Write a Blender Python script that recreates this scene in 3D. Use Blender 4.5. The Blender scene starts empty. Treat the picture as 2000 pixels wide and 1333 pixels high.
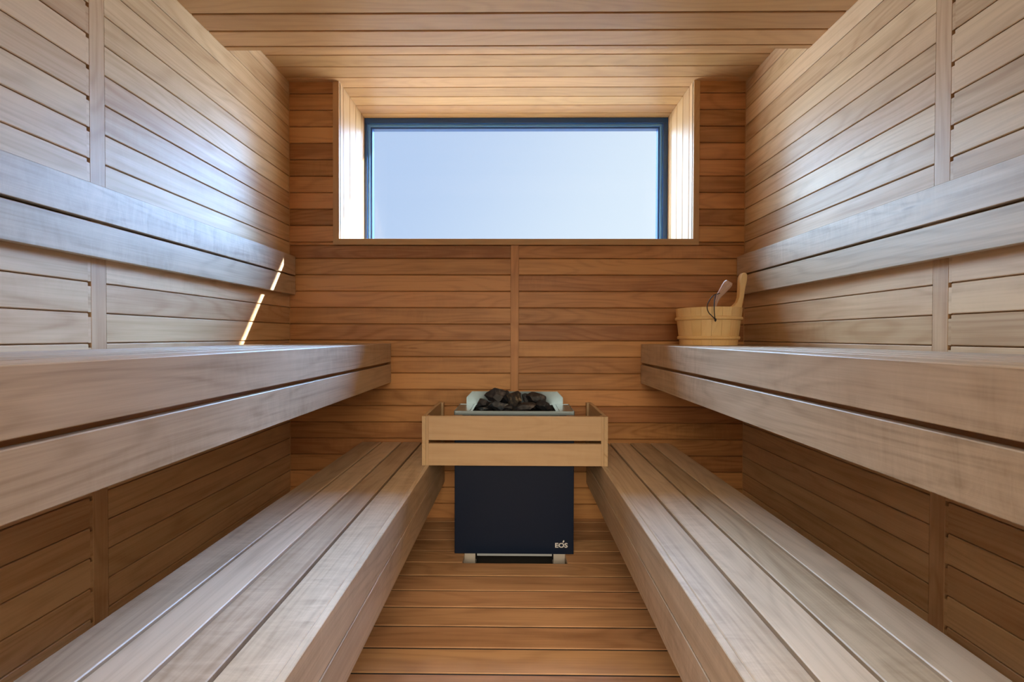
import bpy, math, random
from mathutils import Vector, Matrix, noise

random.seed(7)
S = bpy.context.scene
COL = S.collection

# ------------------------------------------------------------ camera
F_PX = 815.0
YAW, PITCH, ROLL = 0.00881858, 0.0110945, 0.00257248
EYE = Vector((0.0, 0.0, 1.006))

def cam_axes():
    cy, sy = math.cos(YAW), math.sin(YAW)
    cp, sp = math.cos(PITCH), math.sin(PITCH)
    cr, sr = math.cos(ROLL), math.sin(ROLL)
    Ry = Matrix(((cy, 0, sy), (0, 1, 0), (-sy, 0, cy)))
    Rx = Matrix(((1, 0, 0), (0, cp, -sp), (0, sp, cp)))
    Rz = Matrix(((cr, -sr, 0), (sr, cr, 0), (0, 0, 1)))
    M = Rz @ Rx @ Ry
    f = lambda r: Vector((r[0], r[2], -r[1]))
    return f(M[0]), f(M[1]), f(M[2])

right, down, fwd = cam_axes()
cd = bpy.data.cameras.new('camera')
cd.sensor_width = 36.0
cd.lens = F_PX / 2000.0 * 36.0
cd.clip_start = 0.01
cam = bpy.data.objects.new('camera', cd)
COL.objects.link(cam)
m = Matrix.Identity(4)
for i in range(3):
    m[i][0], m[i][1], m[i][2], m[i][3] = right[i], -down[i], -fwd[i], EYE[i]
cam.matrix_world = m
S.camera = cam

# ------------------------------------------------------------ colour management
S.view_settings.view_transform = 'Standard'
S.view_settings.look = 'None'
S.view_settings.gamma = 1.0
S.view_settings.exposure = 0.08
S.view_settings.use_curve_mapping = False
S.cycles.max_bounces = 14
S.cycles.diffuse_bounces = 8
S.cycles.glossy_bounces = 4
S.cycles.transparent_max_bounces = 12
S.cycles.sample_clamp_indirect = 12.0
S.cycles.caustics_reflective = False
S.cycles.caustics_refractive = False

# ------------------------------------------------------------ sky
SKY_CORE = 1.0        # the calm patch of sky straight ahead of the window
SKY_SUN = (14.5, 21.0, 30.0)      # low sky right of the window, brightened beyond view to light the left side
SKY_SIDE = (11.8, 16.2, 21.2)     # low sky left of the window, likewise brightened for the right wall
HIGH_SUN = (27.0, 53.0, 102.0)    # high sky on the sun's side, boosted out of view to light the benches
HIGH_SIDE = (25.0, 39.0, 58.0)    # high sky elsewhere, boosted for the benches too
GROUND = (1.0, 1.05, 1.1)         # ground close below the window
GROUND_MID = (1.8, 2.0, 2.2)      # ground straight ahead
GROUND_FAR = (11.0, 13.0, 15.5)   # ground to either side, brightened out of view to light the upper walls
LOBBY = (12.2, 9.7, 6.8)          # unseen warm glow behind the glass front, kept high and frontal to shape the light
LOBBY_LOW = (0.35, 0.27, 0.18)    # its low part, dimmed to keep the space under the benches dark

w = bpy.data.worlds.new('world')
S.world = w
w.use_nodes = True
nt = w.node_tree
nt.nodes.clear()
N = nt.nodes.new
L = nt.links.new

def math_node(op, a, b=None, clamp=False):
    n = N('ShaderNodeMath'); n.operation = op; n.use_clamp = clamp
    for k, v in ((0, a), (1, b)):
        if v is None: continue
        if isinstance(v, (int, float)): n.inputs[k].default_value = v
        else: L(v, n.inputs[k])
    return n.outputs[0]

def smooth(v, a, b, x=0.0, y=1.0):
    n = N('ShaderNodeMapRange'); n.interpolation_type = 'SMOOTHSTEP'
    L(v, n.inputs['Value'])
    n.inputs['From Min'].default_value = a; n.inputs['From Max'].default_value = b
    n.inputs['To Min'].default_value = x; n.inputs['To Max'].default_value = y
    return n.outputs['Result']

def mixc(f, a, b):
    n = N('ShaderNodeMix'); n.data_type = 'RGBA'
    L(f, n.inputs[0])
    for s, v in ((6, a), (7, b)):
        if isinstance(v, tuple): n.inputs[s].default_value = (*v, 1)
        else: L(v, n.inputs[s])
    return n.outputs[2]

tc = N('ShaderNodeTexCoord')
nrm = N('ShaderNodeVectorMath'); nrm.operation = 'NORMALIZE'
L(tc.outputs['Generated'], nrm.inputs[0])
dirv = nrm.outputs[0]
sep = N('ShaderNodeSeparateXYZ'); L(dirv, sep.inputs[0])
dx, dy, dz = sep.outputs
dot = N('ShaderNodeVectorMath'); dot.operation = 'DOT_PRODUCT'
L(dirv, dot.inputs[0])
ax = Vector((0.0, math.cos(math.radians(18)), math.sin(math.radians(18))))
dot.inputs[1].default_value = ax
ang = math_node('ARCCOSINE', dot.outputs['Value'])
ring = smooth(ang, math.radians(22.5), math.radians(42))
slope = math_node('SUBTRACT', dx, math_node('MULTIPLY', dz, 0.75))
# calm patch: bluer to the upper left, paler to the right and towards the horizon
core = mixc(smooth(slope, -0.62, 0.18), (0.49, 0.63, 0.90), (0.79, 0.89, 1.01))
far = smooth(math_node('ABSOLUTE', dx), 0.55, 0.80)
side = mixc(far, mixc(smooth(dx, -0.2, 0.2), SKY_SIDE, SKY_SUN), (1.3, 1.6, 2.1))
skyc = mixc(ring, core, side)
high = smooth(dz, math.sin(math.radians(27.5)), math.sin(math.radians(42)))
high2 = math_node('MULTIPLY', ring, smooth(dz, math.sin(math.radians(6)), math.sin(math.radians(25))))
high = math_node('MULTIPLY', math_node('MAXIMUM', high, high2), smooth(math_node('ABSOLUTE', dx), 0.52, 0.74, 1.0, 0.12))
skyc = mixc(high, skyc, mixc(smooth(dx, -0.25, 0.35), HIGH_SIDE, HIGH_SUN))
adx = math_node('ABSOLUTE', dx)
gnd = mixc(smooth(dz, -0.62, -0.22), GROUND, mixc(smooth(adx, 0.30, 0.62), GROUND_MID, GROUND_FAR))
gnd = mixc(smooth(dz, -0.04, 0.02), gnd, skyc)
lob = mixc(math_node('MULTIPLY', smooth(dz, -0.05, 0.48), smooth(adx, 0.22, 0.70, 1.0, 0.22)), LOBBY_LOW, LOBBY)
allc = mixc(smooth(dy, -0.05, 0.05), lob, gnd)
bg = N('ShaderNodeBackground'); L(allc, bg.inputs[0]); bg.inputs[1].default_value = SKY_CORE
out = N('ShaderNodeOutputWorld'); L(bg.outputs[0], out.inputs[0])
w.cycles.sampling_method = 'MANUAL'
w.cycles.sample_map_resolution = 512

# ------------------------------------------------------------ sun
SUN_DIR = Vector((-1.0, -0.448, -0.672)).normalized()
sd = bpy.data.lights.new('sun', 'SUN')
sd.energy = 24.0
sd.angle = math.radians(0.5)
sd.color = (1.0, 0.95, 0.88)
so = bpy.data.objects.new('sun', sd)
so.rotation_euler = SUN_DIR.to_track_quat('-Z', 'Y').to_euler()
so.location = (4, 5, 5)
COL.objects.link(so)

def portal(name, loc, rx, sx, sz):
    d = bpy.data.lights.new(name, 'AREA')
    d.shape = 'RECTANGLE'; d.size = sx; d.size_y = sz
    d.cycles.is_portal = True
    o = bpy.data.objects.new(name, d)
    o.location = loc; o.rotation_euler = (rx, 0, 0)
    COL.objects.link(o)
portal('window_portal', (0, 2.87, 1.99), math.radians(-90), 2.1, 0.94)
portal('front_portal', (0, -0.86, 1.08), math.radians(90), 2.2, 2.1)

# ------------------------------------------------------------ materials
def new_mat(name):
    mt = bpy.data.materials.new(name); mt.use_nodes = True
    t = mt.node_tree; t.nodes.clear()
    o = t.nodes.new('ShaderNodeOutputMaterial')
    p = t.nodes.new('ShaderNodeBsdfPrincipled')
    t.links.new(p.outputs[0], o.inputs[0])
    return mt, t, p

def wood(name, light, dark, rough=0.42, contrast=1.0, var=0.5, spec=0.5, sat_var=0.008, figure=0.5):
    mt, t, p = new_mat(name)
    n, l = t.nodes.new, t.links.new
    def mth(op, a, b=None, clamp=False):
        k = n('ShaderNodeMath'); k.operation = op; k.use_clamp = clamp
        for i, v in ((0, a), (1, b)):
            if v is None: continue
            if isinstance(v, (int, float)): k.inputs[i].default_value = v
            else: l(v, k.inputs[i])
        return k.outputs[0]
    at = n('ShaderNodeAttribute'); at.attribute_name = 'grain'
    tn = n('ShaderNodeAttribute'); tn.attribute_name = 'tone'
    def coords(sx, sy, off=0.0):
        k = n('ShaderNodeVectorMath'); k.operation = 'MULTIPLY_ADD'
        l(at.outputs['Vector'], k.inputs[0])
        k.inputs[1].default_value = (sx, sy, 1.0); k.inputs[2].default_value = (off, off * 1.7, off)
        return k.outputs[0]
    def nz(vec, scale=1.0, detail=2.0, rgh=0.5, dist=0.0):
        k = n('ShaderNodeTexNoise'); k.inputs['Scale'].default_value = scale
        k.inputs['Detail'].default_value = detail; k.inputs['Roughness'].default_value = rgh
        k.inputs['Distortion'].default_value = dist
        l(vec, k.inputs['Vector']); return k.outputs['Fac']
    # growth rings cut flat: contour lines of a slow stretched field
    slow = nz(coords(1.1, 7.5), 1.0, 1.0, 0.4, 0.25)
    rings = mth('SINE', mth('MULTIPLY', slow, 70.0))
    rings = mth('POWER', mth('ADD', mth('MULTIPLY', rings, 0.5), 0.5), 3.0)
    fibre = nz(coords(5.0, 190.0, 3.1), 1.0, 3.0, 0.6)
    streak = nz(coords(1.6, 38.0, 8.7), 1.0, 3.0, 0.55)
    blotch = nz(coords(4.0, 9.0, 5.3), 1.0, 2.0, 0.5)
    cross = nz(coords(26.0, 6.0, 11.3), 1.0, 4.0, 0.7, 1.2)
    f = mth('MULTIPLY', rings, 0.26 * contrast)
    f = mth('ADD', f, mth('MULTIPLY', mth('SUBTRACT', fibre, 0.5), 0.75 * contrast))
    f = mth('ADD', f, mth('MULTIPLY', mth('SUBTRACT', streak, 0.5), 0.9 * contrast))
    f = mth('ADD', f, mth('MULTIPLY', mth('SUBTRACT', blotch, 0.5), 0.6 * contrast))
    f = mth('ADD', f, mth('MULTIPLY', mth('MULTIPLY', mth('SUBTRACT', cross, 0.5), figure * contrast), mth('MULTIPLY', mth('SUBTRACT', nz(coords(1.3, 3.0, 31.0), 1.0, 1.0), 0.42, True), 5.0)))
    f = mth('ADD', f, mth('MULTIPLY', mth('SUBTRACT', tn.outputs['Fac'], 0.5), var))
    vo = n('ShaderNodeTexVoronoi'); vo.inputs['Scale'].default_value = 1.0
    l(coords(2.3, 13.0, 21.0), vo.inputs['Vector'])
    vs = n('ShaderNodeSeparateColor'); l(vo.outputs['Color'], vs.inputs[0])
    kn = mth('MULTIPLY', mth('SUBTRACT', 0.075, vo.outputs['Distance'], True), 14.0)
    kn = mth('MULTIPLY', kn, mth('GREATER_THAN', vs.outputs[0], 0.86))
    f = mth('ADD', f, kn)
    f = mth('ADD', f, 0.35, clamp=True)
    mx = n('ShaderNodeMix'); mx.data_type = 'RGBA'
    l(f, mx.inputs[0]); mx.inputs[6].default_value = (*light, 1); mx.inputs[7].default_value = (*dark, 1)
    hs = n('ShaderNodeHueSaturation')
    l(mth('ADD', 0.5, mth('MULTIPLY', mth('SUBTRACT', mth('FRACT', mth('MULTIPLY', tn.outputs['Fac'], 7.31)), 0.5), sat_var)), hs.inputs['Hue'])
    l(mx.outputs[2], hs.inputs['Color'])
    l(hs.outputs[0], p.inputs['Base Color'])
    l(mth('ADD', rough - 0.08, mth('MULTIPLY', streak, 0.16)), p.inputs['Roughness'])
    p.inputs['Specular IOR Level'].default_value = spec
    bp = n('ShaderNodeBump'); bp.inputs['Strength'].default_value = 0.12; bp.inputs['Distance'].default_value = 0.001
    l(mth('ADD', fibre, mth('MULTIPLY', rings, 0.3)), bp.inputs['Height']); l(bp.outputs[0], p.inputs['Normal'])
    return mt

W_WALL = wood('side wall alder boards', (0.70, 0.50, 0.30), (0.42, 0.25, 0.125), rough=0.44, contrast=0.9, var=0.6, figure=0.3)
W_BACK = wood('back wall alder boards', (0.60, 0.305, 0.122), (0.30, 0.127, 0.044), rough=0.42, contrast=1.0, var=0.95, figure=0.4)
W_CEIL = wood('ceiling alder boards', (0.58, 0.36, 0.175), (0.38, 0.22, 0.10), rough=0.40, contrast=0.75, var=0.5, figure=0.2)
W_BENCH = wood('bench alder boards', (0.575, 0.45, 0.325), (0.32, 0.23, 0.15), rough=0.40, contrast=1.0, var=0.55, figure=1.1)
W_FLOOR = wood('floor boards', (0.55, 0.32, 0.17), (0.27, 0.135, 0.063), rough=0.42, contrast=1.0, var=0.6, figure=0.3)
W_GUARD = wood('heater rail wood', (0.53, 0.38, 0.235), (0.37, 0.24, 0.13), rough=0.45, contrast=0.5, var=0.2)
W_PINE = wood('pale pine', (0.92, 0.68, 0.34), (0.72, 0.45, 0.18), rough=0.45, contrast=0.45, var=0.25, figure=0.1)
W_LADLE = wood('ladle wood', (0.62, 0.42, 0.33), (0.42, 0.25, 0.18), rough=0.4, contrast=0.5, var=0.2, figure=0.1)

def plain(name, col, rough=0.5, metal=0.0, spec=0.5, bump=None):
    mt, t, p = new_mat(name)
    p.inputs['Base Color'].default_value = (*col, 1)
    p.inputs['Roughness'].default_value = rough
    p.inputs['Metallic'].default_value = metal
    p.inputs['Specular IOR Level'].default_value = spec
    nzt = t.nodes.new('ShaderNodeTexNoise')
    tcn = t.nodes.new('ShaderNodeTexCoord')
    mp = t.nodes.new('ShaderNodeMapping')
    s, st, d = bump or ((60, 60, 60), 0.03, 0.0005)
    mp.inputs['Scale'].default_value = s
    t.links.new(tcn.outputs['Object'], mp.inputs[0]); t.links.new(mp.outputs[0], nzt.inputs['Vector'])
    nzt.inputs['Scale'].default_value = 1.0; nzt.inputs['Detail'].default_value = 3
    b = t.nodes.new('ShaderNodeBump'); b.inputs['Strength'].default_value = st; b.inputs['Distance'].default_value = d
    t.links.new(nzt.outputs['Fac'], b.inputs['Height']); t.links.new(b.outputs[0], p.inputs['Normal'])
    return mt

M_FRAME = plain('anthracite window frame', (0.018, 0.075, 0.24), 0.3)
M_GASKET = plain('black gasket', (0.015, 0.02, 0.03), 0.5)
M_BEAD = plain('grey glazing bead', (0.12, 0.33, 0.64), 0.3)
M_BLACK = plain('black powder coated steel', (0.003, 0.009, 0.028), 0.5, 0.0, 0.22, ((400, 400, 400), 0.06, 0.0003))
M_STEEL = plain('brushed stainless steel', (0.29, 0.37, 0.43), 0.32, 1.0, 0.5, ((8, 300, 300), 0.12, 0.0004))
M_FOOT = plain('satin steel foot', (0.62, 0.58, 0.54), 0.45, 0.35)
M_BAR = plain('satin grey metal strip', (0.34, 0.38, 0.43), 0.4)
M_DARK = plain('dark heater inside and gap shade', (0.02, 0.02, 0.022), 0.7)
M_SLAB = plain('dark floor slab', (0.03, 0.028, 0.027), 0.8)
M_LOGO = plain('silver lettering', (0.62, 0.63, 0.66), 0.4)
M_CORD = plain('black cord', (0.012, 0.010, 0.010), 0.6)
M_OUT = plain('outer wall boarding', (0.30, 0.24, 0.18), 0.7)
M_COPPER = plain('ladle bowl metal', (0.55, 0.52, 0.5), 0.3, 1.0)

def stone_mat(name, a, b, c):
    mt, t, p = new_mat(name)
    n, l = t.nodes.new, t.links.new
    tcn = n('ShaderNodeTexCoord')
    n1 = n('ShaderNodeTexNoise'); n1.inputs['Scale'].default_value = 38; n1.inputs['Detail'].default_value = 6
    n2 = n('ShaderNodeTexNoise'); n2.inputs['Scale'].default_value = 140; n2.inputs['Detail'].default_value = 4
    l(tcn.outputs['Object'], n1.inputs['Vector']); l(tcn.outputs['Object'], n2.inputs['Vector'])
    cr = n('ShaderNodeValToRGB'); e = cr.color_ramp.elements
    e[0].position = 0.35; e[0].color = (*a, 1); e[1].position = 0.56; e[1].color = (*b, 1)
    x = cr.color_ramp.elements.new(0.68); x.color = (*c, 1)
    l(n1.outputs['Fac'], cr.inputs[0]); l(cr.outputs[0], p.inputs['Base Color'])
    p.inputs['Roughness'].default_value = 0.6
    b_ = n('ShaderNodeBump'); b_.inputs['Strength'].default_value = 0.6; b_.inputs['Distance'].default_value = 0.002
    l(n2.outputs['Fac'], b_.inputs['Height']); l(b_.outputs[0], p.inputs['Normal'])
    return mt
ST_DARK = stone_mat('charcoal stone', (0.006, 0.008, 0.013), (0.018, 0.020, 0.028), (0.07, 0.062, 0.06))
ST_BROWN = stone_mat('brown stone', (0.008, 0.009, 0.014), (0.026, 0.025, 0.031), (0.10, 0.09, 0.09))
ST_TAN = stone_mat('dark stone with tan face', (0.010, 0.012, 0.018), (0.055, 0.046, 0.038), (0.38, 0.31, 0.21))
ST_GREY = stone_mat('grey stone', (0.015, 0.022, 0.034), (0.045, 0.06, 0.08), (0.17, 0.165, 0.16))

def glass_mat():
    mt = bpy.data.materials.new('window glass'); mt.use_nodes = True
    t = mt.node_tree; t.nodes.clear()
    o = t.nodes.new('ShaderNodeOutputMaterial'); mx = t.nodes.new('ShaderNodeMixShader')
    tr = t.nodes.new('ShaderNodeBsdfTransparent'); gl = t.nodes.new('ShaderNodeBsdfGlossy')
    tr.inputs[0].default_value = (0.96, 0.98, 0.98, 1); gl.inputs['Roughness'].default_value = 0.0
    fr = t.nodes.new('ShaderNodeFresnel'); fr.inputs[0].default_value = 1.45
    ge = t.nodes.new('ShaderNodeNewGeometry'); k = t.nodes.new('ShaderNodeMath'); k.operation = 'MULTIPLY'
    iv = t.nodes.new('ShaderNodeMath'); iv.operation = 'SUBTRACT'; iv.inputs[0].default_value = 1.0
    t.links.new(ge.outputs['Backfacing'], iv.inputs[1])      # only the entry face of the pane reflects
    t.links.new(fr.outputs[0], k.inputs[0]); t.links.new(iv.outputs[0], k.inputs[1])
    t.links.new(k.outputs[0], mx.inputs[0]); t.links.new(tr.outputs[0], mx.inputs[1])
    t.links.new(gl.outputs[0], mx.inputs[2]); t.links.new(mx.outputs[0], o.inputs[0])
    return mt
M_GLASS = glass_mat()

# ------------------------------------------------------------ mesh helpers
class MB:
    """Collects boards and shapes for ONE mesh object."""
    def __init__(s):
        s.v, s.f, s.g, s.t = [], [], [], []
    def prism(s, ax, p0, p1, c=0.0015, tone=None, seed=None, skew0=0.0, skew1=0.0):
        """board along axis ax (0,1,2) between corners p0 and p1 with chamfered long edges"""
        a, b = [i for i in range(3) if i != ax]
        lo = [min(p0[i], p1[i]) for i in range(3)]; hi = [max(p0[i], p1[i]) for i in range(3)]
        c = min(c, (hi[a] - lo[a]) * 0.45, (hi[b] - lo[b]) * 0.45)
        A0, A1, B0, B1 = lo[a], hi[a], lo[b], hi[b]
        if c > 0:
            ring = [(A0 + c, B0), (A1 - c, B0), (A1, B0 + c), (A1, B1 - c), (A1 - c, B1), (A0 + c, B1), (A0, B1 - c), (A0, B0 + c)]
        else:
            ring = [(A0, B0), (A1, B0), (A1, B1), (A0, B1)]
        tone = random.random() if tone is None else tone
        seed = random.uniform(0, 90) if seed is None else seed
        off = random.uniform(0, 9)
        base = len(s.v); n = len(ring)
        for u in (lo[ax], hi[ax]):
            for (x, y) in ring:
                p = [0, 0, 0]; p[ax] = u; p[a] = x; p[b] = y
                s.v.append(tuple(p)); s.g.append((u + off, x + y, seed)); s.t.append(tone)
        for i in range(n):
            j = (i + 1) % n
            s.f.append((base + i, base + j, base + n + j, base + n + i))
        s.f.append(tuple(base + i for i in range(n))[::-1]); s.f.append(tuple(base + n + i for i in range(n)))
        return s
    def poly(s, pts, faces, tone=0.5, gax=2):
        base = len(s.v); seed = random.uniform(0, 90)
        for p in pts:
            o = [p[i] for i in range(3) if i != gax]
            s.v.append(tuple(p)); s.g.append((p[gax], o[0] + o[1], seed)); s.t.append(tone)
        for f in faces: s.f.append(tuple(base + i for i in f))
        return s
    def extrude(s, prof, vec, **k):
        """closed profile of 3-D points swept along vec"""
        n = len(prof); v = Vector(vec)
        pts = [tuple(p) for p in prof] + [tuple(Vector(p) + v) for p in prof]
        fs = [(i, (i + 1) % n, n + (i + 1) % n, n + i) for i in range(n)]
        fs += [tuple(range(n))[::-1], tuple(range(n, 2 * n))]
        return s.poly(pts, fs, **k)
    def build(s, name, mat, parent=None, bevel=0.0, smooth=False, kind=None, origin=None):
        me = bpy.data.meshes.new(name)
        o3 = Vector(origin) if origin else Vector((0, 0, 0))
        me.from_pydata([tuple(Vector(p) - o3) for p in s.v], [], s.f)
        g = me.attributes.new('grain', 'FLOAT_VECTOR', 'POINT')
        g.data.foreach_set('vector', [c for p in s.g for c in p])
        t = me.attributes.new('tone', 'FLOAT', 'POINT'); t.data.foreach_set('value', s.t)
        import bmesh
        bm = bmesh.new(); bm.from_mesh(me); bmesh.ops.recalc_face_normals(bm, faces=bm.faces); bm.to_mesh(me); bm.free()
        if smooth: me.polygons.foreach_set('use_smooth', [True] * len(me.polygons))
        me.materials.append(mat)
        o = bpy.data.objects.new(name, me); COL.objects.link(o)
        o.location = o3
        if parent:
            o.parent = parent; o.location = o3 - parent.location
        if bevel:
            b = o.modifiers.new('bevel', 'BEVEL'); b.width = bevel; b.segments = 2; b.limit_method = 'ANGLE'
        if kind: o['kind'] = kind
        return o

def tag(o, label=None, cat=None, group=None, kind=None):
    if label: o['label'] = label
    if cat: o['category'] = cat
    if group: o['group'] = group
    if kind: o['kind'] = kind
    return o
def empty(name, loc, label, cat, group=None):
    o = bpy.data.objects.new(name, None); o.location = loc; COL.objects.link(o)
    o.empty_display_size = 0.05
    return tag(o, label, cat, group)

# ------------------------------------------------------------ room constants
XW = 1.252; YB = 2.30; Y0 = -0.75
ZL = 2.402; ZD = 2.242; YD = 1.812      # raised ceiling, dropped ceiling and its back edge
PZ = 0.0905; G0 = 1.4345                # board pitch and one groove height
GAP = 0.0032; TH = 0.013; CH = 0.0022
WX0, WX1, WZ0 = -0.972, 0.966, 1.541    # window opening
YG = 2.676                              # window frame face
POST = (1.2205, 1.2655)

def rows(z0, z1):
    gs = [G0 + PZ * k for k in range(-17, 13)]
    e = [z0] + [g for g in gs if z0 + 0.004 < g < z1 - 0.004] + [z1]
    return list(zip(e[:-1], e[1:]))

# ------------------------------------------------------------ side walls
for side, nm in ((-1, 'wall_left'), (1, 'wall_right')):
    mb = MB()
    xf, xb = side * XW, side * (XW + TH)
    mb.prism(1, (xb, Y0 - 0.1, -0.10), (side * (XW + 0.12), YB + 0.1, ZL + 0.12), 0, tone=0.5)
    for (a, b) in rows(-0.02, ZL + 0.01):
        za, zb = a + GAP / 2, b - GAP / 2
        tone = random.random()
        # far panel (towards the window) runs tight to the post
        mb.prism(1, (xf, POST[1] + 0.0012, za), (xb, YB + 0.012, zb), CH, tone=tone)
        # near panel stops with little open notches beside the post
        tone = random.random(); sd_ = random.uniform(0, 90)
        mb.prism(1, (xf, Y0, za), (xb, POST[0] - 0.009, zb), CH, tone=tone, seed=sd_)
        mb.prism(1, (xf, POST[0] - 0.009, za + 0.0), (xb, POST[0] - 0.0004, zb - 0.011), 0.0, tone=tone, seed=sd_)
    mb.prism(2, (side * (XW - 0.0006), POST[0], -0.02), (xb, POST[1], ZL + 0.01), 0.0005, tone=0.85)
    mb.build(nm, W_WALL, kind='structure')

# ------------------------------------------------------------ back wall
mb = MB()
yb = YB + TH
CASX0, CASX1 = -1.0055, 0.998
ZC = 1.508
# solid core around the opening
mb.prism(0, (-XW - 0.12, yb, -0.10), (XW + 0.12, 2.735, WZ0 - 0.014), 0, tone=0.5)
mb.prism(0, (-XW - 0.12, yb, WZ0 - 0.014), (WX0 - 0.013, 2.735, ZL + 0.12), 0, tone=0.5)
mb.prism(0, (WX1 + 0.013, yb, WZ0 - 0.014), (XW + 0.12, 2.735, ZL + 0.12), 0, tone=0.5)
# outer layer of the wall, a little wider than the sash
mb.prism(0, (-XW - 0.12, 2.735, -0.10), (XW + 0.12, 2.865, WZ0 + 0.01), 0, tone=0.5)
mb.prism(0, (-XW - 0.12, 2.735, WZ0 + 0.01), (-1.02, 2.865, 2.436), 0, tone=0.5)
mb.prism(0, (1.02, 2.735, WZ0 + 0.01), (XW + 0.12, 2.865, 2.436), 0, tone=0.5)
mb.prism(0, (-XW - 0.12, 2.735, 2.436), (XW + 0.12, 2.865, ZL + 0.12), 0, tone=0.5)
PX0, PX1 = -0.0278, 0.0159
for (a, b) in rows(-0.02, ZC):
    za, zb = a + GAP / 2, b - GAP / 2
    mb.prism(0, (-XW + 0.0028, YB, za), (PX0 - 0.0012, yb, zb), 0.0034)
    mb.prism(0, (PX1 + 0.0012, YB, za), (XW - 0.0028, yb, zb), 0.0034)
for (a, b) in rows(ZC, ZL + 0.008):
    za, zb = a + GAP / 2 * (a > ZC), b - GAP / 2
    mb.prism(0, (-XW + 0.0028, YB, za), (CASX0 - 0.001, yb, zb), 0.0034)
    mb.prism(0, (CASX1 + 0.001, YB, za), (XW - 0.0028, yb, zb), 0.0034)
mb.build('wall_back', W_BACK, kind='structure')
mb = MB().prism(2, (PX0, YB - 0.0008, -0.02), (PX1, yb, ZC - 0.001), 0.0006, tone=0.3)
mb.build('trim_1', W_BACK, kind='structure')
# narrow corner beads
for k, sx in ((2, -1), (3, 1)):
    MB().prism(2, (sx * (XW - 0.0002), YB - 0.002, 0.0), (sx * (XW - 0.0024), YB + 0.006, ZL - 0.002), 0.0006, tone=0.0).build('trim_%d' % k, W_CEIL, kind='structure')

# window lining: reveals left and right, sill
mb = MB()
GY = [2.3525 + 0.0905 * k for k in range(4)]
ye = [YB + 0.001] + GY + [2.734]
for i, (a, b) in enumerate(zip(ye[:-1], ye[1:])):
    a2 = a + (GAP / 2 if i else 0); b2 = b - GAP / 2
    mb.prism(2, (WX0, a2, WZ0), (WX0 - 0.013, b2, ZL + 0.004), 0.0018)
    mb.prism(2, (WX1, a2, WZ0), (WX1 + 0.013, b2, ZL + 0.004), 0.0018)
    mb.prism(0, (WX0 - 0.013, a2, WZ0), (WX1 + 0.013, b2, WZ0 - 0.014), 0.0018)
mb.build('trim_4', W_CEIL, kind='structure')
# casing on the room side
mb = MB()
mb.prism(2, (CASX0, YB - 0.010, WZ0), (WX0, YB + 0.012, ZL - 0.001), 0.001, tone=0.55)
mb.prism(2, (CASX1, YB - 0.010, WZ0), (WX1, YB + 0.012, ZL - 0.001), 0.001, tone=0.35)
mb.prism(0, (CASX0, YB - 0.010, ZC), (CASX1, YB + 0.012, WZ0), 0.001, tone=0.5)
mb.build('trim_5', W_CEIL, kind='structure')

# ------------------------------------------------------------ ceilings
mb = MB()
mb.prism(0, (-XW - 0.12, YD - 0.02, ZL + TH), (XW + 0.12, 2.735, ZL + 0.12), 0, tone=0.5)
e = [YD - 0.05] + [2.081 - 0.0905 * k for k in (2, 1)] + [2.081 + 0.0905 * k for k in range(0, 7)] + [2.734]
for a, b in zip(e[:-1], e[1:]):
    if b < YB + 0.02:
        mb.prism(0, (-XW + 0.001, a + GAP / 2, ZL), (XW - 0.001, b - GAP / 2, ZL + TH), CH)
    elif a < YB:
        mb.prism(0, (-XW + 0.001, a + GAP / 2, ZL), (XW - 0.001, b - GAP / 2, ZL + TH), CH)
    else:
        mb.prism(0, (WX0 + 0.001, a + GAP / 2, ZL), (WX1 - 0.001, b - GAP / 2, ZL + TH), CH)
mb.build('ceiling', W_CEIL, kind='structure')

mb = MB()
mb.prism(0, (-XW - 0.12, Y0 - 0.1, ZD + TH), (XW + 0.12, YD - 0.013, ZL + 0.12), 0, tone=0.5)
g = 1.789
while g > Y0:
    b = g - 0.0905
    mb.prism(0, (-XW + 0.001, max(b, Y0) + 0.0032, ZD), (XW - 0.001, g - 0.0032, ZD + TH), CH)
    g = b
mb.prism(0, (-XW + 0.001, 1.789 + GAP * 0.5, ZD), (XW - 0.001, YD, ZD + 0.02), 0.001, tone=0.3)
mb.prism(0, (-XW + 0.001, YD - 0.013, ZD + 0.0215), (XW - 0.001, YD, ZL + 0.05), 0.001)
mb.build('ceiling_dropped', W_CEIL, kind='structure')

# ------------------------------------------------------------ floor
mb = MB()
PF = 0.1018
HX0, HX1, HY0, HY1 = -0.2345, 0.232, 1.841, 2.25
e = [1.841 + PF * k for k in range(-26, 6)]
for a, b in zip(e[:-1], e[1:]):
    b = min(b, YB)
    if b - a < 0.02 or b < Y0: continue
    aa, bb = a + 0.0038, b - 0.0038
    if a >= 1.84 - 0.002 and b <= HY1 + 0.02:
        tone = random.random()
        mb.prism(0, (-XW, aa, 0), (HX0, bb, -0.026), 0.0012, tone=tone)
        mb.prism(0, (HX1, aa, 0), (XW, bb, -0.026), 0.0012, tone=random.random())
    else:
        mb.prism(0, (-XW, aa, 0), (XW, bb, -0.026), 0.0012)
for x in (-1.1, -0.6, -0.26, 0.26, 0.6, 1.1):
    mb.prism(1, (x - 0.022, Y0, -0.026), (x + 0.022, YB, -0.07), 0, tone=0.8)
mb.build('floor', W_FLOOR, kind='structure')
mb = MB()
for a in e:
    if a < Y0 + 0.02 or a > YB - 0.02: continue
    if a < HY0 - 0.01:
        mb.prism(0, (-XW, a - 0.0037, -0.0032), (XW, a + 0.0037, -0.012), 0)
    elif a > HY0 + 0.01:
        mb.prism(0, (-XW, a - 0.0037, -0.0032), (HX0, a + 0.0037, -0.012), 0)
        mb.prism(0, (HX1, a - 0.0037, -0.0032), (XW, a + 0.0037, -0.012), 0)
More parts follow.
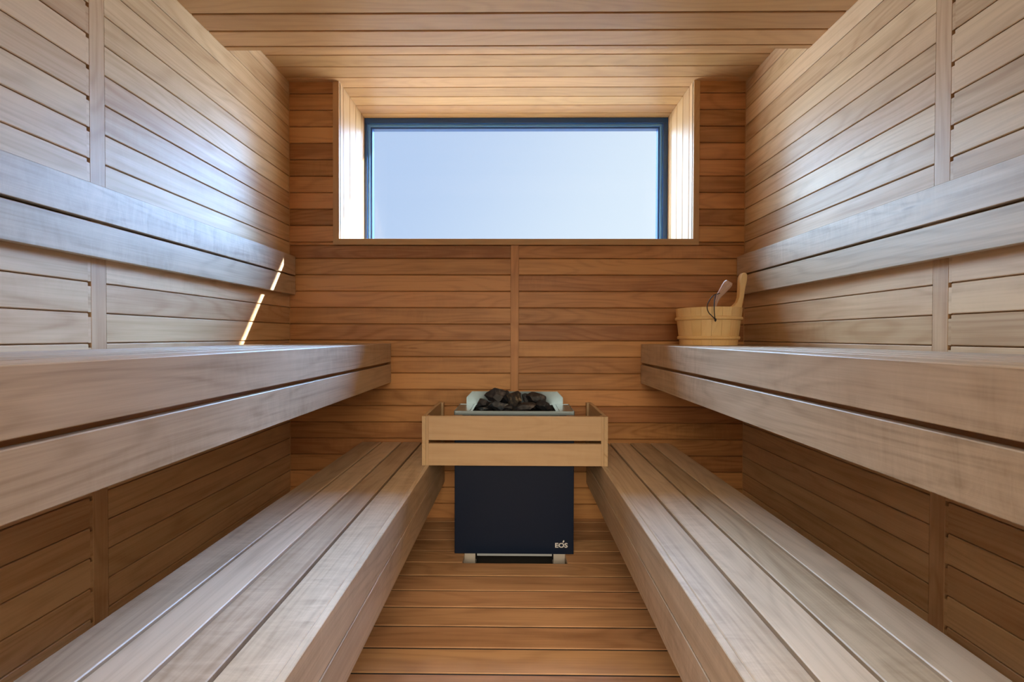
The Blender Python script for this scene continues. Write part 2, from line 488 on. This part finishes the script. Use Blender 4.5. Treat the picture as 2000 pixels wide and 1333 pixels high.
mb.build('trim_6', M_DARK, kind='structure')  # dark strips added in the floor gaps to stand in for their shade
MB().prism(0, (-XW - 0.12, Y0 - 0.1, -0.07), (XW + 0.12, YB + 0.1, -0.15), 0).build('floor_slab', M_SLAB, kind='structure')

# ------------------------------------------------------------ window
FT, FI = 2.391, 2.341       # frame top outer / inner
FXI0, FXI1 = -0.931, 0.902
win = MB()
def ring_frame(mb, x0, x1, z0, z1, t, y0, y1):
    mb.prism(0, (x0, y0, z1 - t), (x1, y1, z1), 0.001)
    mb.prism(0, (x0, y0, z0), (x1, y1, z0 + t), 0.001)
    mb.prism(2, (x0, y0, z0 + t), (x0 + t, y1, z1 - t), 0.001)
    mb.prism(2, (x1 - t, y0, z0 + t), (x1, y1, z1 - t), 0.001)
# outer sash, stepped inner sash, bead
win.prism(0, (WX0 + 0.001, YG, FT - 0.024), (WX1 - 0.001, 2.735, ZL - 0.001), 0.001)
win.prism(0, (WX0 + 0.001, YG, WZ0 + 0.001), (WX1 - 0.001, 2.735, WZ0 + 0.045), 0.001)
win.prism(2, (WX0 + 0.001, YG, WZ0 + 0.045), (WX0 + 0.018, 2.735, FT - 0.024), 0.001)
win.prism(2, (WX1 - 0.032, YG, WZ0 + 0.045), (WX1 - 0.001, 2.735, FT - 0.024), 0.001)
wo = win.build('window_1', M_FRAME, kind='structure')
b1 = MB(); ring_frame(b1, WX0 + 0.018, WX1 - 0.032, WZ0 + 0.03, FT - 0.024, 0.0145, YG + 0.012, 2.734)
b1.build('glazing_bead', M_BEAD, wo)
b2 = MB(); ring_frame(b2, FXI0 - 0.0085, FXI1 + 0.0185, WZ0 + 0.0445, FI + 0.0115, 0.0115, YG + 0.020, 2.733)
b2.build('window_frame', M_FRAME, wo)
MB().prism(0, (FXI0 - 0.002, 2.722, WZ0 + 0.05), (FXI1 + 0.008, 2.728, FI + 0.002), 0).build('pane', M_GLASS, wo)

# ------------------------------------------------------------ glazed front behind the camera
mb = MB()
mb.prism(2, (-XW, Y0, -0.02), (-1.06, Y0 - 0.1, ZD + 0.01), 0.001)
mb.prism(2, (1.06, Y0, -0.02), (XW, Y0 - 0.1, ZD + 0.01), 0.001)
mb.prism(0, (-1.06, Y0, 2.08), (1.06, Y0 - 0.1, ZD + 0.01), 0.001)
mb.build('wall_front', W_BACK, kind='structure')
dr = MB()
for (x0, x1) in ((-1.06, -0.40), (-0.40, 0.40), (0.40, 1.06)):
    dr.prism(2, (x0, Y0 - 0.03, 0.0), (x0 + 0.03, Y0 - 0.07, 2.08), 0.001)
    dr.prism(2, (x1 - 0.03, Y0 - 0.03, 0.0), (x1, Y0 - 0.07, 2.08), 0.001)
    dr.prism(0, (x0 + 0.03, Y0 - 0.03, 0.0), (x1 - 0.03, Y0 - 0.07, 0.05), 0.001)
    dr.prism(0, (x0 + 0.03, Y0 - 0.03, 2.04), (x1 - 0.03, Y0 - 0.07, 2.08), 0.001)
do = dr.build('door_1', W_BACK, kind='structure')
for (x0, x1) in ((-1.03, -0.43), (-0.37, 0.37), (0.43, 1.03)):
    MB().prism(0, (x0, Y0 - 0.046, 0.05), (x1, Y0 - 0.054, 2.04), 0).build('pane', M_GLASS, do)

# ------------------------------------------------------------ benches
def upper_bench(side, label):
    xf = side * 0.688
    ye_ = YB - 0.004
    root = empty('upper_bench', (side * 0.97, Y0 + 0.02, 0.749), label, 'bench', 'sauna benches')
    y0 = Y0 + 0.02
    MB().prism(1, (xf, y0, 0.965), (xf + side * 0.024, ye_, 0.8635), 0.0018, tone=0.35).build('fascia_board', W_BENCH, root)
    MB().prism(1, (xf, y0, 0.851), (xf + side * 0.024, ye_, 0.7495), 0.0018, tone=0.5).build('fascia_board', W_BENCH, root)
    MB().prism(1, (xf + side * 0.026, y0, 0.925), (xf + side * 0.060, ye_, 0.785), 0.001, tone=0.8).build('inner_rail', W_BACK, root)
    x = 0.688 + 0.0255
    while x < 1.20:
        x1 = min(x + 0.101, XW - 0.010)
        MB().prism(1, (side * x, y0, 0.965), (side * x1, ye_, 0.941), 0.0022).build('seat_slat', W_BENCH, root)
        x += 0.1105
    for y in (-0.55, 0.35, 1.24, 2.12):
        MB().prism(0, (side * 0.75, y - 0.03, 0.9405), (side * (XW - 0.001), y + 0.03, 0.86), 0.001, tone=0.8).build('bearer', W_BACK, root)
    return root
upper_bench(-1, 'long upper wooden sauna bench on the left, its front boards washed grey blue by daylight')
upper_bench(1, 'long upper wooden sauna bench on the right, the one carrying the pail')

def lower_bench(side, label):
    xf = 0.391
    y0, y1 = Y0 + 0.02, YB - 0.004
    root = empty('lower_bench', (side * 0.62, y0, 0.0), label, 'bench', 'sauna benches')
    MB().prism(1, (side * xf, y0, 0.42), (side * (xf + 0.018), y1, 0.3165), 0.0018, tone=0.4).build('fascia_board', W_BENCH, root)
    MB().prism(1, (side * xf, y0, 0.3115), (side * (xf + 0.018), y1, 0.200), 0.0018, tone=0.6).build('fascia_board', W_BENCH, root)
    MB().prism(1, (side * (xf + 0.0185), y0, 0.33), (side * (xf + 0.05), y1, 0.23), 0.001, tone=0.8).build('inner_rail', W_BACK, root)
    for (a, b) in ((0.4095, 0.5122), (0.5222, 0.6220), (0.6315, 0.7340), (0.7430, 0.8500)):
        MB().prism(1, (side * a, y0, 0.42), (side * b, y1, 0.396), 0.0022).build('seat_slat', W_BENCH, root)
    for y in (-0.55, 0.35, 1.24, 2.12):
        MB().prism(0, (side * 0.45, y - 0.03, 0.3955), (side * 0.84, y + 0.03, 0.33), 0.001, tone=0.8).build('bearer', W_BACK, root)
        MB().prism(2, (side * 0.78, y - 0.025, 0.33), (side * 0.83, y + 0.025, 0.0), 0.001, tone=0.8).build('leg', W_BACK, root)
        MB().prism(2, (side * 0.50, y - 0.025, 0.33), (side * 0.55, y + 0.025, 0.0), 0.001, tone=0.8).build('leg', W_BACK, root)
    return root
lower_bench(-1, 'low slatted wooden bench on the left side of the aisle, below the left upper bench')
lower_bench(1, 'low slatted wooden bench on the right side of the aisle, below the right upper bench')

def backrest(side, label):
    xf = 1.2165 if side < 0 else 1.2085
    y0, y1 = Y0 + 0.02, YB - 0.004
    root = empty('backrest', (side * XW, y0, 1.233), label, 'backrest', 'bench backrests')
    MB().prism(1, (side * xf, y0, 1.4445), (side * (xf + 0.022), y1, 1.3405), 0.0018, tone=0.3).build('backrest_board', W_BENCH, root)
    MB().prism(1, (side * xf, y0, 1.3320), (side * (xf + 0.022), y1, 1.2330), 0.0018, tone=0.4).build('backrest_board', W_BENCH, root)
    for y in (-0.5, 0.35, 1.243, 2.2):
        w_ = 0.034
        MB().prism(2, (side * (xf + 0.022), y - w_, 1.41), (side * (XW - 0.003), y + w_, 1.26), 0.001, tone=0.5).build('batten', W_WALL, root)
    return root
backrest(-1, 'two-board wooden backrest on the left wall, crossed by a bright sunlit streak')
backrest(1, 'two-board wooden backrest on the right wall, running behind the pail handle')

# ------------------------------------------------------------ heater guard rail
GX0, GX1, GYF = -0.4225, 0.4165, 1.878
GZ0, GZ1 = 0.4205, 0.6445
gr = empty('heater_guard', (0, GYF, GZ0), 'pale wooden slatted guard rail boxed around the top of the black heater', 'guard rail')
zs0, zs1 = 0.5205, 0.5355
for (za, zb) in ((zs1, GZ1), (GZ0, zs0)):
    MB().prism(0, (GX0 + 0.030, GYF, za), (GX1 - 0.030, GYF + 0.018, zb), 0.001, tone=0.45).build('front_board', W_GUARD, gr)
    for s, gx in ((1, GX0), (-1, GX1)):
        MB().prism(1, (gx, GYF, za), (gx + s * 0.0165, YB - 0.003, zb), 0.001, tone=0.4).build('side_board', W_GUARD, gr)
for s, gx in ((1, GX0), (-1, GX1)):
    MB().prism(2, (gx + s * 0.0168, GYF + 0.0008, GZ0), (gx + s * 0.0298, GYF + 0.035, GZ1 - 0.0005), 0.0008, tone=0.9).build('corner_post', W_GUARD, gr)
    MB().prism(2, (gx + s * 0.0168, YB - 0.034, GZ0), (gx + s * 0.0298, YB - 0.003, GZ1 - 0.0005), 0.0008, tone=0.9).build('corner_post', W_GUARD, gr)
    MB().prism(2, (gx + s * 0.0005, GYF + 0.0012, zs0), (gx + s * 0.0165, GYF + 0.03, zs1), 0.0, tone=0.5).build('corner_post', W_GUARD, gr)

# ------------------------------------------------------------ heater
HYF = 1.912
hx0, hx1 = -0.280, 0.2695
hc = (hx0 + hx1) / 2
ht = empty('sauna_heater', (hc, 2.08, -0.07), 'black floor-standing sauna heater with a steel top holding dark stones', 'heater')
MB().prism(2, (hx0, HYF, 0.003), (hx1, 2.235, 0.590), 0.002).build('casing', M_BLACK, ht, bevel=0.002)
for fx in (-0.2385, 0.1775):
    MB().prism(2, (fx, HYF + 0.012, -0.069), (fx + 0.054, HYF + 0.020, 0.003), 0.0005).prism(2, (fx, HYF + 0.012, -0.069), (fx + 0.054, HYF + 0.07, -0.060), 0.0005).build('foot', M_FOOT, ht)
    MB().prism(2, (fx, 2.17, -0.069), (fx + 0.054, 2.178, 0.003), 0.0005).build('foot', M_FOOT, ht)
MB().prism(0, (-0.176, HYF + 0.004, -0.009), (0.170, HYF + 0.012, 0.0025), 0.0005).build('base_bar', M_BAR, ht)
# steel top: rim, flat deck with seams, sunken stone basket
ZT = 0.660
TY0, TY1 = 1.928, 2.135
tx0, tx1 = -0.2845, 0.273
top = MB()
top.prism(0, (tx0, TY0, ZT - 0.019), (tx1, TY0 + 0.002, ZT), 0.0004)
top.prism(0, (tx0, TY1 - 0.002, ZT - 0.019), (tx1, TY1, ZT), 0.0004)
top.prism(1, (tx0, TY0, ZT - 0.019), (tx0 + 0.002, TY1, ZT), 0.0004)
top.prism(1, (tx1 - 0.002, TY0, ZT - 0.019), (tx1, TY1, ZT), 0.0004)
cells = [tx0 + 0.002, -0.214, 0.206, tx1 - 0.002]
top.prism(0, (cells[0], TY0 + 0.002, ZT - 0.004), (cells[1] - 0.001, TY1 - 0.002, ZT - 0.002), 0)
top.prism(0, (cells[2] + 0.001, TY0 + 0.002, ZT - 0.004), (cells[3], TY1 - 0.002, ZT - 0.002), 0)
top.prism(0, (cells[1] + 0.001, TY0 + 0.002, ZT - 0.004), (cells[2] - 0.001, TY0 + 0.014, ZT - 0.002), 0)
top.prism(0, (cells[1] + 0.001, TY0 + 0.014, ZT - 0.004), (-0.200, TY1 - 0.014, ZT - 0.002), 0)
top.prism(0, (0.188, TY0 + 0.014, ZT - 0.004), (cells[2] - 0.001, TY1 - 0.014, ZT - 0.002), 0)
top.prism(0, (cells[1] + 0.001, TY1 - 0.014, ZT - 0.004), (cells[2] - 0.001, TY1 - 0.002, ZT - 0.002), 0)
for c_ in cells[1:3]:
    top.prism(1, (c_ - 0.0018, TY0 + 0.002, ZT - 0.004), (c_ + 0.0018, TY1 - 0.002, ZT + 0.0006), 0.0004)
top.build('top_rim', M_STEEL, ht)
MB().prism(0, (-0.200, TY0 + 0.012, 0.5905), (0.188, TY1 - 0.012, 0.612), 0).build('stone_basket', M_DARK, ht)
cl = MB()
cl.prism(0, (-0.208, TY0 + 0.004, 0.5905), (0.197, TY0 + 0.009, 0.6555), 0).prism(0, (-0.208, TY1 - 0.009, 0.5905), (0.197, TY1 - 0.004, 0.6555), 0)
cl.prism(1, (-0.208, TY0 + 0.004, 0.5905), (-0.202, TY1 - 0.004, 0.6555), 0).prism(1, (0.190, TY0 + 0.004, 0.5905), (0.197, TY1 - 0.004, 0.6555), 0)
cl.build('collar', M_DARK, ht)
# upright splash plate with cut corners
yp = TY1 + 0.001
px0, px1, pz0, pz1 = -0.2515, 0.2425, 0.640, 0.7235
prof = [(px0, yp, pz0), (px1, yp, pz0), (px1, yp, pz1 - 0.031), (px1 - 0.029, yp, pz1), (px0 + 0.029, yp, pz1), (px0, yp, pz1 - 0.031)]
MB().extrude(prof, (0, 0.002, 0)).build('splash_plate', M_STEEL, ht)
# maker's mark
def text_mesh(body, size):
    cu = bpy.data.curves.new('logo', 'FONT'); cu.body = body; cu.size = size; cu.extrude = 0.0004; cu.offset = size * 0.026
    cu.resolution_u = 4; cu.align_x = 'LEFT'
    o = bpy.data.objects.new('logo', cu); COL.objects.link(o)
    bpy.context.view_layer.update()
    me = bpy.data.meshes.new_from_object(o.evaluated_get(bpy.context.evaluated_depsgraph_get()))
    bpy.data.objects.remove(o); return me
me = text_mesh('EOS', 0.032)
xs = [v.co.x for v in me.vertices]; zs = [v.co.y for v in me.vertices]
lx0, lx1, lz0, lz1 = 0.184, 0.2415, 0.0335, 0.0555
for v in me.vertices:
    v.co = Vector((lx0 + (v.co.x - min(xs)) / (max(xs) - min(xs)) * (lx1 - lx0), HYF - 0.0005 - v.co.z, lz0 + (v.co.y - min(zs)) / (max(zs) - min(zs)) * (lz1 - lz0)))
me.materials.clear(); me.materials.append(M_LOGO)
lo = bpy.data.objects.new('logo', me); COL.objects.link(lo); lo.parent = ht; lo.location = -ht.location
lo['label'] = 'small silver letters on the lower right of the black casing'
fl = []
for k in range(16):
    t = k / 16 * 2 * math.pi
    r = 0.0042
    fl.append((0.2225 + r * math.cos(t) * (0.75 if math.sin(t) < 0 else 1 - 0.75 * math.sin(t)) + 0.0018 * math.sin(t), HYF - 0.0009, 0.0625 + 0.0062 * math.sin(t)))
MB().extrude(fl, (0, 0.0009, 0)).build('logo_flame', M_LOGO, ht)

# ------------------------------------------------------------ stones
def px_point(px, py, y):
    d = right * (px - 1000) + down * (py - 666.5) + fwd * F_PX
    return EYE + d * (y / d.y)

def stone(seed, cx, cy, y, wpx, hpx, depth, rot, mat, label):
    """angular split rock: a sphere cut by random planes"""
    import bmesh
    rnd = random.Random(seed)
    c = px_point(cx, cy, y)
    sc = y / F_PX
    rx, rz = wpx * sc / 2, hpx * sc / 2
    bm = bmesh.new()
    bmesh.ops.create_icosphere(bm, subdivisions=4, radius=1.0)
    planes = []
    for k in range(15):
        n = Vector((rnd.gauss(0, 1), rnd.gauss(0, 1), rnd.gauss(0, 1))).normalized()
        planes.append((n, rnd.uniform(0.48, 0.80)))
    for v in bm.verts:
        p = v.co.copy()
        for n, d in planes:
            e_ = p.dot(n) - d
            if e_ > 0: p -= n * e_ * 1.0
        p += p.normalized() * 0.03 * noise.noise(p * 2.5 + Vector((seed, 0, 0))) + p.normalized() * 0.012 * noise.noise(p * 8 + Vector((0, seed, 0)))
        v.co = p
    xs = [v.co.x for v in bm.verts]; ys = [v.co.y for v in bm.verts]; zs = [v.co.z for v in bm.verts]
    R_ = Matrix.Rotation(math.radians(rot), 3, 'Y')
    for v in bm.verts:
        q = Vector(((v.co.x - (max(xs) + min(xs)) / 2) / (max(xs) - min(xs)) * 2 * rx, (v.co.y - (max(ys) + min(ys)) / 2) / (max(ys) - min(ys)) * depth, (v.co.z - (max(zs) + min(zs)) / 2) / (max(zs) - min(zs)) * 2 * rz))
        v.co = R_ @ q
    me = bpy.data.meshes.new('heater_stone'); bm.to_mesh(me); bm.free()
    me.materials.append(mat)
    o = bpy.data.objects.new('heater_stone', me); COL.objects.link(o); o.location = c
    tag(o, label, 'stone', 'stones heaped on the heater')
    return o
stone(11, 967, 771, 2.045, 42, 27, 0.085, 6, ST_BROWN, 'large brown-black stone topping the left half of the heap')
stone(12, 989, 778, 2.055, 24, 30, 0.07, 20, ST_DARK, 'slanted dark stone leaning right of the topmost brown stone')
stone(13, 942, 788, 2.03, 27, 19, 0.07, -5, ST_DARK, 'small dark stone at the far left end of the heap')
stone(14, 973, 793, 1.985, 40, 19, 0.07, 0, ST_GREY, 'blue-grey stone with a pale ridge, low in the front left of the heap')
stone(15, 944, 799, 1.975, 22, 8, 0.05, 0, ST_GREY, 'thin flat grey stone at the front left corner, under the small dark one')
stone(16, 1006, 784, 2.01, 31, 36, 0.07, -18, ST_TAN, 'upright stone with a rough tan face in the middle of the heap')
stone(17, 1046, 778, 2.06, 40, 22, 0.075, 12, ST_BROWN, 'long dark brown stone at the upper right of the heap')
stone(18, 1029, 780, 2.085, 17, 25, 0.04, -8, ST_DARK, 'narrow dark stone just right of the upright tan one')
stone(19, 1025, 796, 1.975, 45, 20, 0.07, -14, ST_BROWN, 'wedge-shaped brown stone overhanging the front edge of the steel top')
stone(20, 1061, 793, 1.995, 30, 21, 0.06, 5, ST_DARK, 'rounded charcoal stone at the far right end of the heap')
stone(21, 992, 798, 1.985, 22, 15, 0.045, 0, ST_DARK, 'dark stone mostly hidden in the front middle, below the upright tan one')
stone(22, 958, 795, 2.06, 36, 20, 0.09, 0, ST_DARK, 'dark stone buried beneath the large brown-black one')
stone(23, 1044, 794, 2.06, 34, 20, 0.09, 0, ST_DARK, 'dark stone buried beneath the long brown one')

# ------------------------------------------------------------ pail
BX, BY, BZ = 0.972, 2.12, 0.9655
H_ = 0.183
RT, RB = 0.154, 0.133
rad = lambda z: RB + (RT - RB) * z / H_
pl = empty('water_pail', (BX, BY, BZ), 'round pale pine sauna pail with one tall stave handle, on the right upper bench', 'pail')
NS = 20
for k in range(NS):
    a0 = 2 * math.pi * k / NS; a1 = 2 * math.pi * (k + 1) / NS - 0.006
    pts, fs = [], []
    J = 4
    for j in range(J + 1):
        a = a0 + (a1 - a0) * j / J
        for (zz, th) in ((0, 0), (H_, 0), (H_, 0.014), (0, 0.014)):
            r = rad(zz) - th
            pts.append((BX + r * math.cos(a), BY + r * math.sin(a), BZ + zz))
    for j in range(J):
        for q in range(4):
            fs.append((j * 4 + q, j * 4 + (q + 1) % 4, (j + 1) * 4 + (q + 1) % 4, (j + 1) * 4 + q))
    fs += [(0, 1, 2, 3), (J * 4 + 3, J * 4 + 2, J * 4 + 1, J * 4)]
    if k == NS - 1 or k == 0: pass
    MB().poly(pts, fs, tone=random.random()).build('stave', W_PINE, pl, origin=(BX, BY, BZ))
# tall handle stave: profile in x-z swept across y
def hp(px, py):
    p = px_point(px, py, BY); return (p.x, p.z)
prof = [(1424, 601), (1431, 597.5), (1437.5, 591), (1441, 582), (1442.5, 565), (1443.2, 548), (1444.8, 539), (1448, 534.5), (1451, 533.2), (1455.5, 535), (1457, 540), (1456, 550), (1452.5, 566), (1450, 582), (1446.5, 600), (1444.5, 618), (1440, 622), (1432, 612)]
P = []
for q in prof:
    x, z = hp(*q); P.append((x, BY - 0.016, z))
MB().extrude(P, (0, 0.032, 0), tone=0.2).build('handle_stave', W_PINE, pl, bevel=0.004, origin=(BX, BY, BZ))
def hoop(z, name):
    pts, fs = [], []
    n, mm = 64, 8
    for i in range(n):
        a = 2 * math.pi * i / n
        for j in range(mm):
            t = 2 * math.pi * j / mm
            r = rad(z) + 0.0032 + 0.0048 * math.cos(t)
            pts.append((BX + r * math.cos(a), BY + r * math.sin(a), BZ + z + 0.0085 * math.sin(t)))
    for i in range(n):
        for j in range(mm):
            fs.append((i * mm + j, i * mm + (j + 1) % mm, ((i + 1) % n) * mm + (j + 1) % mm, ((i + 1) % n) * mm + j))
    MB().poly(pts, fs, tone=0.9, gax=2).build(name, W_PINE, pl, smooth=True, origin=(BX, BY, BZ))
hoop(0.131, 'hoop'); hoop(0.036, 'hoop')
n = 40
pts = [(BX + 0.118 * math.cos(2 * math.pi * i / n), BY + 0.118 * math.sin(2 * math.pi * i / n), BZ + z) for z in (0.012, 0.024) for i in range(n)]
fs = [(i, (i + 1) % n, n + (i + 1) % n, n + i) for i in range(n)] + [tuple(range(n)), tuple(range(n, 2 * n))]
MB().poly(pts, fs).build('pail_bottom', W_PINE, pl, origin=(BX, BY, BZ))

# ------------------------------------------------------------ ladle
def tube(pts, radii, name, mat, parent, seg=10, flat=1.0, smooth_=True, cyc=False, tone=0.4):
    V, Fs, G = [], [], []
    P = [Vector(p) for p in pts]
    for i, p in enumerate(P):
        a = P[(i - 1) % len(P)] if (i or cyc) else P[0]
        b = P[(i + 1) % len(P)] if (i < len(P) - 1 or cyc) else P[-1]
        t = (b - a).normalized()
        n1 = t.cross(Vector((0, 1, 0)))
        if n1.length < 0.1: n1 = t.cross(Vector((1, 0, 0)))
        n1.normalize(); n2 = t.cross(n1).normalized()
        for j in range(seg):
            an = 2 * math.pi * (j + 0.5) / seg
            V.append(tuple(p + n1 * radii[i] * math.cos(an) + n2 * radii[i] * flat * math.sin(an)))
    n = len(P); R_ = range(n if cyc else n - 1)
    for i in R_:
        for j in range(seg):
            k = (i + 1) % n
            Fs.append((i * seg + j, i * seg + (j + 1) % seg, k * seg + (j + 1) % seg, k * seg + j))
    if not cyc: Fs += [tuple(range(seg)), tuple(range((n - 1) * seg, n * seg))]
    mb = MB(); mb.poly(V, Fs, tone=tone)
    return mb.build(name, mat, parent, smooth=smooth_)
ld = empty('ladle', (1.0, 2.06, BZ + 0.03), 'brown wooden sauna ladle with a looped black cord, standing in the pine pail', 'ladle')
top_p, mid_p, nk = px_point(1422, 554, 1.99), px_point(1405, 577, 2.01), px_point(1398.5, 592, 2.02)
low = px_point(1392, 618, 2.05); bowl_c = px_point(1388, 640, 2.08)
dirh = (top_p - mid_p).normalized()
pts = [nk + (low - nk) * 1.0, nk + (low - nk) * 0.4, nk, nk.lerp(mid_p, 0.6), mid_p, mid_p.lerp(top_p, 0.35), mid_p.lerp(top_p, 0.75), top_p, top_p + dirh * 0.010]
tube(pts, [0.006, 0.0065, 0.007, 0.009, 0.0125, 0.0165, 0.0205, 0.021, 0.016], 'handle', W_LADLE, ld, seg=8, flat=0.8, smooth_=False)
# bowl inside the pail
pts, fs = [], []
n = 28
prof = [(0.0, -0.030), (0.022, -0.028), (0.036, -0.016), (0.040, 0.0), (0.042, 0.014), (0.040, 0.014), (0.037, 0.0), (0.032, -0.014), (0.018, -0.024), (0.0, -0.026)]
for i in range(n):
    a = 2 * math.pi * i / n
    for (r, z) in prof: pts.append((bowl_c.x + r * math.cos(a), bowl_c.y + r * math.sin(a), bowl_c.z + z))
k = len(prof)
for i in range(n):
    for j in range(k - 1): fs.append((i * k + j, i * k + j + 1, ((i + 1) % n) * k + j + 1, ((i + 1) % n) * k + j))
MB().poly(pts, fs).build('bowl', M_COPPER, ld, smooth=True)
# cord: out of the neck, round to the left, over the rim and down to its knot
yr = BY - RT - 0.012
L1 = [(1406, 573, 1.985), (1401, 574.5, 1.985), (1394, 577, 1.975), (1387, 585, 1.962), (1382, 595, 1.955), (1381.5, 604, 1.950), (1385, 612, 1.946), (1391, 618, 1.944), (1396.5, 624, 1.944), (1397.5, 627, 1.946)]
L2 = [(1398, 575, 1.985), (1396, 583, 1.972), (1395, 596, 1.955), (1395, 608, 1.946), (1396, 620, 1.944), (1397.5, 627, 1.945)]
def smooth_path(pp, n=5):
    Q = [px_point(*p) for p in pp]; o = []
    for i in range(len(Q) - 1):
        a = Q[max(i - 1, 0)]; b = Q[i]; c = Q[i + 1]; d = Q[min(i + 2, len(Q) - 1)]
        for k in range(n):
            t = k / n
            o.append(0.5 * ((2 * b) + (c - a) * t + (2 * a - 5 * b + 4 * c - d) * t * t + (3 * b - 3 * c + d - a) * t ** 3))
    o.append(Q[-1]); return o
cmb = []
p1 = smooth_path(L1); p2 = smooth_path(L2)
cord = tube(p1, [0.0021] * len(p1), 'cord', M_CORD, ld, seg=6)
c2 = tube(p2, [0.0021] * len(p2), 'cord_tail', M_CORD, ld, seg=6)
kn = px_point(1397.3, 625, 1.945)
tube([kn + Vector((0, 0, 0.006)), kn + Vector((0, 0, 0.002)), kn - Vector((0, 0, 0.004)), kn - Vector((0, 0, 0.009))], [0.003, 0.0048, 0.0045, 0.0015], 'cord_knot', M_CORD, ld, seg=8)
